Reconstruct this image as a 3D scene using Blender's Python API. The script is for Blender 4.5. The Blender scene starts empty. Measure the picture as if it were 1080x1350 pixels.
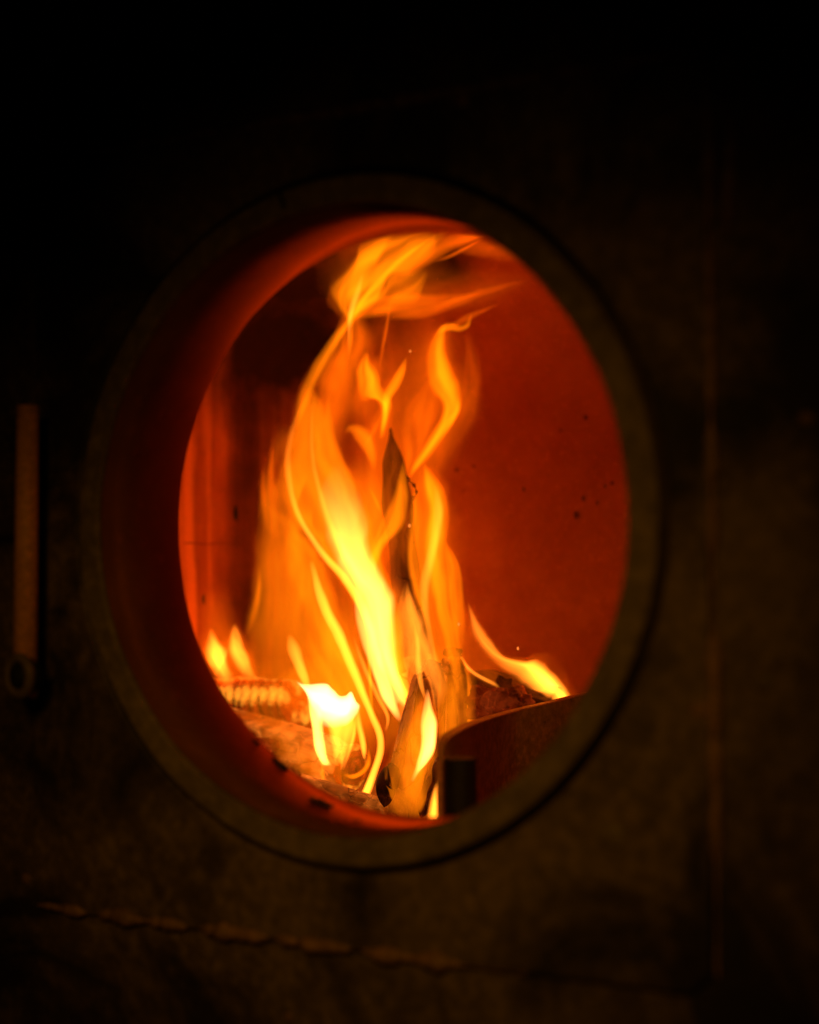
import bpy, bmesh, math, random
from mathutils import Vector, Matrix, Quaternion, noise

random.seed(7)
scn = bpy.context.scene
col = scn.collection

# ------------------------------------------------------------------ camera
YAW, PITCH, ROLL = 0.555655, 0.030617, -0.003367
EYE = Vector((0.631914, -0.933630, -0.029899))
FPX = 2338.09                                  # focal length in pixels of a 1080 wide picture
_f = Vector((-math.sin(YAW) * math.cos(PITCH), math.cos(YAW) * math.cos(PITCH), math.sin(PITCH)))
_r0 = Vector((math.cos(YAW), math.sin(YAW), 0))
_u0 = _r0.cross(_f)
RGT = math.cos(ROLL) * _r0 + math.sin(ROLL) * _u0
UPV = -math.sin(ROLL) * _r0 + math.cos(ROLL) * _u0
FWD = _f
cam_d = bpy.data.cameras.new('camera')
cam = bpy.data.objects.new('camera', cam_d)
col.objects.link(cam)
M = Matrix.Identity(4)
for i in range(3):
    M[i][0], M[i][1], M[i][2], M[i][3] = RGT[i], UPV[i], -FWD[i], EYE[i]
cam.matrix_world = M
cam_d.sensor_fit = 'HORIZONTAL'
cam_d.sensor_width = 36
cam_d.lens = FPX / 1080 * 36
cam_d.clip_start = 0.05
cam_d.clip_end = 50
cam_d.dof.use_dof = True
cam_d.dof.focus_distance = 1.50
cam_d.dof.aperture_fstop = 3.4
scn.camera = cam

# ------------------------------------------------------------------ world, lamp, exposure
w = bpy.data.worlds.new('World')
scn.world = w
w.use_nodes = True
w.node_tree.nodes['Background'].inputs[0].default_value = (0.02, 0.014, 0.006, 1)
w.node_tree.nodes['Background'].inputs[1].default_value = 0.02

ld = bpy.data.lights.new('room_lamp', 'SPOT')
ld.color = (1.0, 0.45, 0.035)
ld.energy = 13.5
ld.spot_size = math.radians(31)
ld.spot_blend = 1.0
ld.shadow_soft_size = 0.12
lamp = bpy.data.objects.new('room_lamp', ld)
col.objects.link(lamp)
lamp.location = (0.55, -1.20, 0.30)
_t = Vector((0.03, 0.0, -0.13))
lamp.rotation_euler = (_t - lamp.location).to_track_quat('-Z', 'Y').to_euler()

scn.view_settings.view_transform = 'Standard'
scn.view_settings.look = 'None'
scn.view_settings.exposure = 0
scn.view_settings.gamma = 1
scn.view_settings.use_curve_mapping = False
scn.cycles.use_denoising = True
scn.cycles.max_bounces = 4
scn.cycles.diffuse_bounces = 3
scn.cycles.glossy_bounces = 2
scn.cycles.transparent_max_bounces = 96
scn.cycles.sample_clamp_indirect = 6
scn.cycles.sample_clamp_direct = 4


# ------------------------------------------------------------------ helpers
def sm(a, b, x):
    t = min(1, max(0, (x - a) / (b - a)))
    return t * t * (3 - 2 * t)


DEEP = .125


def at(px, py, Y):
    """the point on the plane y = Y that a picture point (1080 x 1350) shows; the fire stands DEEP further back"""
    Y += DEEP * sm(.16, .24, Y)
    d = RGT * ((px - 540) / FPX) - UPV * ((py - 675) / FPX) + FWD
    return EYE + d * ((Y - EYE.y) / d.y)


def link(name, me, mat=None, parent=None, smooth=True, recalc=True):
    if isinstance(me, bmesh.types.BMesh):
        if recalc:
            bmesh.ops.recalc_face_normals(me, faces=me.faces[:])
        m = bpy.data.meshes.new(name)
        me.to_mesh(m)
        me.free()
        me = m
    o = bpy.data.objects.new(name, me)
    col.objects.link(o)
    if mat is not None:
        me.materials.append(mat)
    if smooth:
        for p in me.polygons:
            p.use_smooth = True
    if parent is not None:
        o.parent = parent
    return o


def thing(name, label, cat, loc=(0, 0, 0), group=None):
    o = bpy.data.objects.new(name, None)
    o.empty_display_size = 0.02
    col.objects.link(o)
    o.location = loc
    o['label'] = label
    o['category'] = cat
    if group:
        o['group'] = group
    return o


def tag(o, label, cat, group=None):
    o['label'] = label
    o['category'] = cat
    if group:
        o['group'] = group
    return o


def part(name, bm, mat, root, smooth=True, recalc=True):
    """a mesh given in world space, hung under a root Empty that only has a location"""
    o = link(name, bm, mat, None, smooth, recalc)
    o.parent = root
    r = root
    off = Vector((0, 0, 0))
    while r is not None:
        off += r.location
        r = r.parent
    o.data.transform(Matrix.Translation(-off))
    return o


def fbm(p, o=4):
    return noise.fractal(p, 1.0, 2.0, o)


# ------------------------------------------------------------------ materials
class NT:
    def __init__(s, name):
        s.m = bpy.data.materials.new(name)
        s.m.use_nodes = True
        s.t = s.m.node_tree
        s.t.nodes.clear()
        s.out = s.n('ShaderNodeOutputMaterial')

    def n(s, kind, **kw):
        nd = s.t.nodes.new(kind)
        for k, v in kw.items():
            if k in nd.inputs.keys():
                nd.inputs[k].default_value = v
            else:
                setattr(nd, k, v)
        return nd

    def l(s, a, b):
        s.t.links.new(a, b)

    def coord(s, scale=(1, 1, 1), which='Object'):
        tc = s.n('ShaderNodeTexCoord')
        mp = s.n('ShaderNodeMapping')
        mp.inputs['Scale'].default_value = scale
        s.l(tc.outputs[which], mp.inputs[0])
        return mp.outputs[0]

    def noise(s, vec, scale, detail=5, rough=.6, dist=0):
        nd = s.n('ShaderNodeTexNoise')
        nd.inputs['Scale'].default_value = scale
        nd.inputs['Detail'].default_value = detail
        nd.inputs['Roughness'].default_value = rough
        nd.inputs['Distortion'].default_value = dist
        s.l(vec, nd.inputs['Vector'])
        return nd.outputs['Fac']

    def ramp(s, fac, stops):
        nd = s.n('ShaderNodeValToRGB')
        e = nd.color_ramp.elements
        while len(e) < len(stops):
            e.new(0.5)
        for i, (p, c) in enumerate(stops):
            e[i].position = p
            e[i].color = (c[0], c[1], c[2], 1) if hasattr(c, '__len__') else (c, c, c, 1)
        s.l(fac, nd.inputs[0])
        return nd.outputs[0]

    def math(s, op, a, b=None, clamp=False):
        nd = s.n('ShaderNodeMath', operation=op)
        nd.use_clamp = clamp
        for i, v in enumerate((a, b)):
            if v is None:
                continue
            if isinstance(v, (int, float)):
                nd.inputs[i].default_value = v
            else:
                s.l(v, nd.inputs[i])
        return nd.outputs[0]

    def mix(s, fac, a, b, mode='MIX'):
        nd = s.n('ShaderNodeMix', data_type='RGBA', blend_type=mode)
        for k, v in ((0, fac), (6, a), (7, b)):
            if isinstance(v, (int, float)):
                nd.inputs[k].default_value = v
            elif isinstance(v, tuple):
                nd.inputs[k].default_value = (*v, 1) if len(v) == 3 else v
            else:
                s.l(v, nd.inputs[k])
        return nd.outputs[2]

    def bsdf(s, color, rough=.8, bump=None, strength=.3, dist=.002, metal=0, spec=.3):
        b = s.n('ShaderNodeBsdfPrincipled')
        for k, v in (('Base Color', color), ('Roughness', rough)):
            if isinstance(v, (int, float)):
                b.inputs[k].default_value = v
            elif isinstance(v, tuple):
                b.inputs[k].default_value = (*v, 1)
            else:
                s.l(v, b.inputs[k])
        b.inputs['Metallic'].default_value = metal
        b.inputs['Specular IOR Level'].default_value = spec
        if bump is not None:
            bp = s.n('ShaderNodeBump')
            bp.inputs['Strength'].default_value = strength
            bp.inputs['Distance'].default_value = dist
            s.l(bump, bp.inputs['Height'])
            s.l(bp.outputs[0], b.inputs['Normal'])
        s.l(b.outputs[0], s.out.inputs['Surface'])
        return b


def mat_steel(name, c0, c1, rough=.6, scale=14, soot=0.):
    t = NT(name)
    v = t.coord()
    a = t.noise(v, scale * .55, 5, .7)
    b = t.noise(v, scale * 9, 3, .6)
    fine = t.noise(v, scale * 40, 2, .6)
    c = t.ramp(a, [(.3, c0), (.7, c1)])
    c = t.mix(t.ramp(b, [(.45, 0), (.75, .6)]), c, tuple(x * 1.7 for x in c1))
    c = t.mix(t.ramp(b, [(.25, .7), (.38, 0)]), c, tuple(x * .4 for x in c0))
    if soot:
        c = t.mix(t.math('MULTIPLY', t.ramp(t.noise(v, 6.5, 5, .62, .8), [(.44, 0), (.60, 1)]), soot), c, (.010, .007, .005))
    t.bsdf(c, t.ramp(fine, [(.3, rough - .12), (.7, rough + .15)]), t.math('ADD', b, t.math('MULTIPLY', fine, .4)), .5, .0015, spec=.35)
    return t.m


M_panel = mat_steel('stove_steel', (.07, .046, .028), (.17, .112, .068), .62, soot=.9)
M_ring = mat_steel('ring_steel', (.10, .07, .042), (.19, .135, .08), .6, 11)
M_edge = mat_steel('worn_glint_steel', (.09, .05, .03), (.30, .16, .08), .5, 22)  # worn steel, paled so the panel edges show highlights
M_dark = mat_steel('blackened_steel', (.006, .005, .004), (.016, .011, .008), .6, 30)
M_plate = mat_steel('scaled_plate', (.16, .09, .03), (.36, .20, .07), .6, 18)
M_lip = mat_steel('firelit_plate_edge', (.45, .17, .07), (.70, .30, .14), .38, 40)  # firelit rim of the guard put into a paler colour
M_rod = mat_steel('brass_rod', (.60, .26, .07), (.85, .38, .11), .4, 30)


def mat_lining():
    t = NT('firebox_lining')
    v = t.coord()
    big = t.noise(v, 5, 4, .6)
    med = t.noise(v, 24, 6, .65)
    fine = t.noise(v, 150, 4, .6)
    streak = t.noise(t.coord((26, 26, 1.6)), 1.0, 4, .6)
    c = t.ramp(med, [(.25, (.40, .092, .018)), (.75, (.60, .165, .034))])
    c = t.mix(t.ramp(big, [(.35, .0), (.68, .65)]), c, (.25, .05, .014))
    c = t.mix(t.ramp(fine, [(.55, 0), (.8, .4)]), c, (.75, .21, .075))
    # soot that ran down the left wall in vertical streaks
    geo = t.n('ShaderNodeNewGeometry')
    sx = t.n('ShaderNodeSeparateXYZ')
    t.l(geo.outputs['Position'], sx.inputs[0])
    side = t.math('SUBTRACT', 1.0, t.ramp(t.math('ADD', sx.outputs[0], .45), [(.03, 0), (.17, 1)]))
    c = t.mix(t.math('MULTIPLY', t.ramp(streak, [(.48, 0), (.66, .6)]), side), c, (.16, .03, .010))
    c = t.mix(t.math('MULTIPLY', t.ramp(streak, [(.38, .8), (.52, .1)]), side), c, (.85, .26, .07))  # paler left-wall streaks: nearby firelight put into the colour

    # soot patches (blackened by the flame tips): stains on the lining where it stands
    def stain(cx, cy, cz, rx, ry, rz, amt, prev):
        mp = t.n('ShaderNodeMapping')
        mp.inputs['Location'].default_value = (-cx / rx, -cy / ry, -cz / rz)
        mp.inputs['Scale'].default_value = (1 / rx, 1 / ry, 1 / rz)
        t.l(geo.outputs['Position'], mp.inputs[0])
        ln = t.n('ShaderNodeVectorMath', operation='LENGTH')
        t.l(mp.outputs[0], ln.inputs[0])
        d = t.math('ADD', ln.outputs['Value'], t.math('MULTIPLY', t.math('SUBTRACT', t.noise(v, 9, 4, .55), .5), 1.1))
        f = t.ramp(d, [(.45, amt), (1.0, 0)])
        return t.mix(f, prev, (.022, .008, .005))
    for s in STAINS:
        c = stain(*s, c)
    # black pits
    vo = t.n('ShaderNodeTexVoronoi')
    vo.inputs['Scale'].default_value = 30
    t.l(v, vo.inputs['Vector'])
    pit = t.ramp(vo.outputs['Distance'], [(.05, 1), (.11, 0)])
    c = t.mix(t.math('MULTIPLY', pit, t.ramp(t.noise(v, 13, 2), [(.52, 0), (.6, .8)])), c, (.05, .012, .006))
    h = t.math('ADD', t.math('MULTIPLY', med, 1.0), t.math('MULTIPLY', fine, .35))
    t.bsdf(c, .88, h, .45, .003, spec=.2)
    return t.m


STAINS = []
for px, py, Y, rx, ry, rz, amt in ((372, 430, .49, .10, .20, .15, .97), (395, 360, .46, .13, .2, .10, .95),
                                   (335, 690, .47, .022, .08, .22, .75), (585, 350, .50, .085, .2, .03, .95)):
    q = at(px, py, Y)
    STAINS.append((q.x, q.y, q.z, rx, ry, rz, amt))
M_lining = mat_lining()

t = NT('throat_lining')
v = t.coord()
a = t.noise(v, 12, 6, .6)
b = t.noise(v, 90, 4, .6)
c = t.ramp(a, [(.3, (.11, .034, .008)), (.7, (.21, .068, .018))])
c = t.mix(t.ramp(b, [(.55, 0), (.75, .4)]), c, (.32, .08, .03))
c = t.mix(t.ramp(t.noise(v, 26, 5, .7), [(.60, 0), (.72, .8)]), c, (.06, .02, .01))
bs = t.bsdf(c, .85, t.math('ADD', a, t.math('MULTIPLY', b, .4)), .35, .002, spec=0.)
gl = t.n('ShaderNodeBsdfGlossy')                 # tarry glaze baked on by the smoke
gl.inputs['Color'].default_value = (.80, .22, .015, 1)
gl.inputs['Roughness'].default_value = .60
fr = t.n('ShaderNodeFresnel')
fr.inputs['IOR'].default_value = 1.55
ms = t.n('ShaderNodeMixShader')
t.l(fr.outputs[0], ms.inputs[0])
t.l(bs.outputs[0], ms.inputs[1])
t.l(gl.outputs[0], ms.inputs[2])
t.l(ms.outputs[0], t.out.inputs['Surface'])
M_throat = t.m


def mat_wood(name, cols, glow=0., crack=0., grain=60., bump=.8, gcol=(1, .10, .012)):
    """split or burning wood, grain along the object's own z; glow = ember light in its cracks"""
    t = NT(name)
    v = t.coord((grain, grain, 2.2))
    g = t.noise(v, 1.0, 6, .65, .6)
    o = t.coord()
    m = t.noise(o, 28, 5, .65)
    fine = t.noise(t.coord((grain * 4, grain * 4, 9)), 1.0, 4, .6)
    c = t.ramp(g, [(.28, cols[0]), (.5, cols[1]), (.74, cols[2])])
    c = t.mix(t.ramp(m, [(.48, 0), (.68, .85)]), c, tuple(x * .25 for x in cols[0]))
    h = t.math('ADD', g, t.math('MULTIPLY', fine, .35))
    if crack:
        vo = t.n('ShaderNodeTexVoronoi', feature='DISTANCE_TO_EDGE')
        vo.inputs['Scale'].default_value = crack
        ds = t.n('ShaderNodeVectorMath', operation='ADD')
        t.l(t.coord((1.2, 1.2, .55)), ds.inputs[0])
        nz = t.n('ShaderNodeTexNoise')
        nz.inputs['Scale'].default_value = 18
        t.l(o, nz.inputs['Vector'])
        sc = t.n('ShaderNodeVectorMath', operation='SCALE')
        sc.inputs['Scale'].default_value = .03
        t.l(nz.outputs['Color'], sc.inputs[0])
        t.l(sc.outputs[0], ds.inputs[1])
        t.l(ds.outputs[0], vo.inputs['Vector'])
        cr = t.ramp(vo.outputs['Distance'], [(.0, .8), (.03, 0)])
        h = t.math('SUBTRACT', h, t.math('MULTIPLY', cr, .7))
        c = t.mix(t.math('MULTIPLY', cr, .85), c, tuple(x * .1 for x in cols[0]))
    b = t.bsdf(c, .85, h, bump, .004, spec=.2)
    if glow:
        e = t.ramp(t.noise(o, 38, 4, .6), [(.46, 0), (.66, 1)])
        if crack:
            e = t.math('ADD', t.math('MULTIPLY', e, .6), t.math('MULTIPLY', cr, t.ramp(m, [(.4, 0), (.6, 1)])))
        t.l(t.math('MULTIPLY', e, glow), b.inputs['Emission Strength'])
        b.inputs['Emission Color'].default_value = (*gcol, 1)
        t.m.cycles.emission_sampling = 'NONE'
    return t.m


M_split = mat_wood('split_wood', ((.16, .065, .028), (.36, .17, .075), (.55, .30, .14)), .10, 34, bump=1.0)
M_char = mat_wood('charred_wood', ((.02, .009, .005), (.05, .018, .010), (.12, .04, .02)), .05, 45)
M_pale = mat_wood('scorched_pale_wood', ((.30, .12, .045), (.55, .27, .10), (.70, .40, .17)), .75, 70, 40, gcol=(1, .22, .02))
M_ash = mat_wood('ash_and_embers', ((.10, .045, .025), (.25, .12, .06), (.40, .22, .12)), .45, 40, 30)
M_seg = mat_wood('glowing_char_segment', ((.30, .075, .02), (.5, .15, .03), (.65, .24, .05)), 1.2, 0, 70, gcol=(1, .33, .02))
M_ember = mat_wood('red_ember', ((.10, .02, .01), (.22, .05, .02), (.35, .09, .03)), .22, 70, 50)


# flame: glowing soot gas, a body of light that adds to whatever lies behind it
def mat_flame(name, colr, dens):
    t = NT(name)
    e = t.n('ShaderNodeEmission')
    e.inputs['Color'].default_value = (*colr, 1)
    e.inputs['Strength'].default_value = dens
    t.l(e.outputs[0], t.out.inputs['Volume'])
    tr = t.n('ShaderNodeBsdfTransparent')
    es = t.n('ShaderNodeEmission')
    es.inputs['Color'].default_value = (*colr, 1)
    es.inputs['Strength'].default_value = .003
    ad = t.n('ShaderNodeAddShader')
    t.l(tr.outputs[0], ad.inputs[0])
    t.l(es.outputs[0], ad.inputs[1])
    t.l(ad.outputs[0], t.out.inputs['Surface'])
    t.m['dens'] = dens
    t.m.cycles.emission_sampling = 'NONE'        # far too many faint faces to aim rays at; paths still meet their light
    t.m.cycles.homogeneous_volume = True
    return t.m


DENS = 110.
M_flame = mat_flame('flame_gas', (1.0, .20, .0015), DENS)
M_hot = mat_flame('flame_gas_hot', (1.0, .245, .015), DENS * 2.5)
M_heart = mat_flame('flame_gas_heart', (1.0, .28, .045), DENS * 2.5)
M_white = mat_flame('flame_gas_white_hot', (1.0, .62, .22), DENS * 2.5)
M_cool = mat_flame('flame_gas_cool', (1.0, .13, .001), DENS)

# ------------------------------------------------------------------ the stove
R_IN, R_OUT, DEPTH, R_FAR = .200, .2195, .080, .1968
stove = thing('wood_stove', 'dark steel wood stove with a round opening onto its red-lit firebox', 'stove', (0, 0, -.36))


def holed_sheet(y, half_x0, half_x1, z0, z1, r, n=128):
    """ring of points on a rectangle border matched with a circle"""
    ins, outs = [], []
    for i in range(n):
        a = 2 * math.pi * (i + .5) / n
        ca, sa = math.cos(a), math.sin(a)
        ins.append(Vector((r * ca, y, r * sa)))
        kx = (half_x1 if ca > 0 else half_x0) / abs(ca) if abs(ca) > 1e-6 else 1e9
        kz = (z1 if sa > 0 else z0) / abs(sa) if abs(sa) > 1e-6 else 1e9
        k = min(kx, kz)
        outs.append(Vector((k * ca, y, k * sa)))
    return ins, outs


def slab_with_hole(y0, y1, x0, x1, z0, z1, r, rows=1, n=128, rough=0.):
    bm = bmesh.new()
    loops = []
    for y in (y0, y1):
        ins, outs = holed_sheet(y, x0, x1, z0, z1, r, n)
        rr = []
        for k in range(rows + 1):
            f = k / rows
            rr.append([bm.verts.new(a.lerp(b, f) + Vector((0, rough * fbm(a.lerp(b, f) * 9) if 0 < k else 0, 0))) for a, b in zip(ins, outs)])
        loops.append(rr)
    for rr in loops:
        for k in range(rows):
            for i in range(n):
                j = (i + 1) % n
                bm.faces.new((rr[k][i], rr[k][j], rr[k + 1][j], rr[k + 1][i]))
    for k in (0, rows):
        for i in range(n):
            j = (i + 1) % n
            bm.faces.new((loops[0][k][i], loops[0][k][j], loops[1][k][j], loops[1][k][i]))
    return bm


# body wall around the opening, then the square front panel standing proud of it
part('body_wall', slab_with_hole(.0105, .0795, 1.1, 1.1, .9, .9, .2242), M_panel, stove, False)
pan = part('front_panel', slab_with_hole(.0025, .0100, .2665, .2475, .272, .262, .2242, 6, 128, .0012), M_panel, stove, False)
m = pan.modifiers.new('edge', 'BEVEL')
m.width = .003
m.segments = 3
m.limit_method = 'ANGLE'
m.angle_limit = math.radians(60)

# the ring and its throat
def revolve(profile, n=160, wob=0.):
    bm = bmesh.new()
    rings = []
    for (r, y) in profile:
        rings.append([bm.verts.new((( r + wob * fbm(Vector((math.cos(a) * 3, math.sin(a) * 3, y * 20)))) * math.cos(a), y + wob * .5 * fbm(Vector((math.cos(a) * 4, y * 9, math.sin(a) * 4))), (r + wob * fbm(Vector((math.cos(a) * 3, math.sin(a) * 3, y * 20)))) * math.sin(a))) for a in [2 * math.pi * i / n for i in range(n)]])
    for k in range(len(rings)):
        A, B = rings[k], rings[(k + 1) % len(rings)]
        for i in range(n):
            j = (i + 1) % n
            bm.faces.new((A[i], A[j], B[j], B[i]))
    return bm


ring = part('opening_ring', revolve([(R_IN + .0008, -.0008), (R_IN + .0025, -.003), (R_OUT - .0025, -.0032), (R_OUT, -.0006), (R_OUT, .024), (R_IN + .0008, .024)], 160, .0006), M_ring, stove)
for p in ring.data.polygons:
    p.use_smooth = True
mm = ring.modifiers.new('split', 'EDGE_SPLIT')
mm.split_angle = math.radians(31)
part('throat', revolve([(R_IN, 0.0), (R_IN - .0012, .04), (R_FAR, DEPTH), (R_FAR + .003, DEPTH + .0015), (.2236, DEPTH + .001), (.2236, .032), (R_IN + .004, .025), (R_IN + .0006, .004)], 160, .0009), M_throat, stove)
# the dark slit in the ring near its top
a = math.radians(101.5)
bm = bmesh.new()
bmesh.ops.create_cube(bm, size=1, matrix=Matrix.Rotation(-(a - math.pi / 2) - .10, 4, 'Y') @ Matrix.Diagonal((.0028, .004, .0115, 1)))
bmesh.ops.translate(bm, verts=bm.verts[:], vec=(.2125 * math.cos(a), -.0025, .2125 * math.sin(a)))
part('ring_slit', bm, M_dark, ring, False)

# the firebox: left wall, back wall and right wall in one turn, then the vault
X0, X1, Y0, Y1, ZF, ZS, ZT = -.505, .34, .0790, .668, -.290, .15, .350


def plan(s):
    """left wall -> back wall -> right wall with rounded corners, s in 0..1"""
    rc = .105
    segs = [((X0, Y0), (X0, Y1 - rc)), None, ((X0 + rc, Y1), (X1 - rc, Y1)), None, ((X1, Y1 - rc), (X1, Y0))]
    ls = [Y1 - rc - Y0, rc * math.pi / 2, X1 - X0 - 2 * rc, rc * math.pi / 2, Y1 - rc - Y0]
    d = s * sum(ls)
    for i, L in enumerate(ls):
        if d <= L or i == 4:
            break
        d -= L
    f = min(1, d / L)
    if i in (0, 2, 4):
        A, B = segs[i]
        return Vector((A[0] + (B[0] - A[0]) * f, A[1] + (B[1] - A[1]) * f, 0))
    c = (X0 + rc, Y1 - rc) if i == 1 else (X1 - rc, Y1 - rc)
    a0 = math.pi if i == 1 else math.pi / 2
    a = a0 - f * math.pi / 2
    return Vector((c[0] + rc * math.cos(a), c[1] + rc * math.sin(a), 0))


bm = bmesh.new()
NS, rows_ = 150, []
zs = [(ZF + (ZS - ZF) * k / 26, 1.0) for k in range(27)]
for k in range(1, 15):
    a = k / 14 * math.pi / 2
    zs.append((ZS + (ZT - ZS) * math.sin(a), .25 + .75 * math.cos(a) if k < 14 else .25))
for (z, sc) in zs:
    row = []
    for i in range(NS + 1):
        p = plan(i / NS)
        q = Vector(((p.x + .02) * sc - .02, Y0 + (p.y - Y0) * (sc if sc == 1 else .18 + .82 * sc), z))
        nrm = .0045 * fbm(q * 7, 5) + .0015 * fbm(q * 30, 3)
        q += Vector((nrm, nrm, nrm * .5)) * (0 if i in (0, NS) else 1)
        row.append(bm.verts.new(q))
    rows_.append(row)
for k in range(len(rows_) - 1):
    for i in range(NS):
        bm.faces.new((rows_[k][i], rows_[k][i + 1], rows_[k + 1][i + 1], rows_[k + 1][i]))
bm.faces.new(rows_[-1])
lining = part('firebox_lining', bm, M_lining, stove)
bm = bmesh.new()
bmesh.ops.create_grid(bm, x_segments=30, y_segments=20, size=.5, matrix=Matrix.Translation((-.08, .38, ZF + .004)) @ Matrix.Diagonal((1.0, .64, 1, 1)))
part('firebox_floor', bm, M_ash, stove)
# joint on the left wall and chips knocked out of the back wall
bm = bmesh.new()
pts = [at(236 + 10 * i, 747 + .25 * i, .34) for i in range(11)]
for i in range(9):
    y = .41 + i * .018
    bmesh.ops.create_cube(bm, size=1, matrix=Matrix.Translation((X0 + .0005, y, -.006 + .0006 * math.sin(i * 2.2))) @ Matrix.Diagonal((.003, .0188, .0009, 1)))
part('lining_joint', bm, M_throat, lining, False)


def lump(c, r, seed, sx=1., sy=1., sz=1., amp=.35, sub=2):
    bm = bmesh.new()
    bmesh.ops.create_icosphere(bm, subdivisions=sub, radius=1)
    for v_ in bm.verts:
        d = 1 + amp * fbm(v_.co * 1.6 + Vector((seed, seed * 1.7, 0)), 3)
        v_.co = Vector((v_.co.x * sx, v_.co.y * sy, v_.co.z * sz)) * r * d
    bmesh.ops.translate(bm, verts=bm.verts[:], vec=c)
    return bm


for i, (px, py, r, mt) in enumerate(((691, 645, .0035, M_dark), (769, 657, .0045, M_throat), (759, 679, .006, M_throat), (798, 641, .0025, M_dark), (787, 663, .0035, M_throat))):
    part('lining_chip', lump(at(px, py, Y1 - .003 - DEEP), r * .55, i, .7, .4, 1.25, .6), mt, lining)
for px, py, Y in ((246, 730, .318), (334, 677, .425), (283, 793, .37)):
    q = at(px, py, Y)
    part('lining_chip', lump(Vector((X0 + .001, q.y, q.z)), .006, px, .3, .6, 1.2, .6), M_dark, lining)

# worn metal with painted-in highlights along the top and bottom edges of the panel, weld seam on the right, rivets
def bead(x0, z0, x1, z1, y, r, n, seed, jit=.35, gap=0.):
    bm = bmesh.new()
    prev = None
    for i in range(n + 1):
        f = i / n
        c = Vector((x0 + (x1 - x0) * f, y, z0 + (z1 - z0) * f))
        q = r * (1 + jit * fbm(Vector((f * 22, seed, 0)), 4))
        q *= max(.12, 1 - gap * sm(.0, .35, fbm(Vector((f * 6, seed + 9, 2)), 3)))
        q *= .2 + .8 * min(1, min(f, 1 - f) * 12)
        d = Vector((x1 - x0, 0, z1 - z0)).normalized()
        s = d.cross(Vector((0, 1, 0)))
        c += s * r * .22 * fbm(Vector((f * 14, seed + 3, 5)), 3)
        rg = [bm.verts.new(c + (s * math.cos(k * math.pi / 4) + Vector((0, 1, 0)) * math.sin(k * math.pi / 4)) * q) for k in range(8)]
        if prev:
            for k in range(8):
                bm.faces.new((prev[k], prev[(k + 1) % 8], rg[(k + 1) % 8], rg[k]))
        else:
            bm.faces.new(rg)
        prev = rg
    bm.faces.new(prev)
    return bm


part('worn_glint', bead(-.22, .2615, .235, .2625, .0045, .0046, 160, 1, .9, 1.15), M_edge, pan)
part('worn_glint', bead(-.262, -.2695, .13, -.2720, .0035, .0046, 260, 5, .7, 1.1), M_edge, pan)
part('weld_seam', bead(.2480, .258, .2500, -.262, .0070, .0040, 200, 8, .7, .8), M_edge, pan)
part('weld_seam', bead(.262, .225, .258, .155, .0100, .004, 40, 12, .5, .4), M_edge, pan)
for i, (px, py, r) in enumerate(((959, 83, .0035), (1063, 552, .004), (921, 936, .0045), (805, 1100, .009), (35, 1158, .004), (381, 1341, .0035), (1008, 900, .006), (608, 134, .005), (942, 13, .006))):  # last two lumps stand for glints on the panel's top edge
    c = at(px, py, .003 if 200 < px < 950 and py < 1250 else .0105)
    part('rivet_glint', lump(c, r, i + 20, 1.2, .35, 1, .25), M_edge if i not in (3, 6) else M_ring, stove)

# hinge: a rod beside the ring with a round collar near its foot
top, foot = at(37, 535, -.03), at(33, 920, -.03)


def tube(p0, p1, r0, r1=None, n=24, cap=True, rings=1):
    r1 = r0 if r1 is None else r1
    bm = bmesh.new()
    d = (p1 - p0).normalized()
    s = d.orthogonal().normalized()
    u = d.cross(s)
    rs = []
    for k in range(rings + 1):
        f = k / rings
        rs.append([bm.verts.new(p0.lerp(p1, f) + (s * math.cos(2 * math.pi * i / n) + u * math.sin(2 * math.pi * i / n)) * (r0 + (r1 - r0) * f)) for i in range(n)])
    for k in range(rings):
        for i in range(n):
            j = (i + 1) % n
            bm.faces.new((rs[k][i], rs[k][j], rs[k + 1][j], rs[k + 1][i]))
    if cap:
        bm.faces.new(rs[0])
        bm.faces.new(rs[-1])
    return bm


rod = part('hinge_rod', tube(top, foot, .0075, .0085), M_rod, stove)
cc = at(42, 890, -.03)
bm = bmesh.new()
for i in range(32):
    pass
bm.free()


def torus(c, R, r, axis, n=40, k=12):
    bm = bmesh.new()
    ax = axis.normalized()
    s = ax.orthogonal().normalized()
    u = ax.cross(s)
    rs = []
    for i in range(n):
        a = 2 * math.pi * i / n
        d = s * math.cos(a) + u * math.sin(a)
        rs.append([bm.verts.new(c + d * (R + r * math.cos(2 * math.pi * j / k)) + ax * r * math.sin(2 * math.pi * j / k)) for j in range(k)])
    for i in range(n):
        A, B = rs[i], rs[(i + 1) % n]
        for j in range(k):
            bm.faces.new((A[j], A[(j + 1) % k], B[(j + 1) % k], B[j]))
    return bm


part('collar', torus(cc + Vector((0, -.012, 0)), .0125, .0035, Vector((.2, 1, 0))), M_ring, rod)
part('knob', lump(cc + Vector((0, -.006, 0)), .0125, 3, 1, .8, 1, .04, 3), M_dark, rod)

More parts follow.
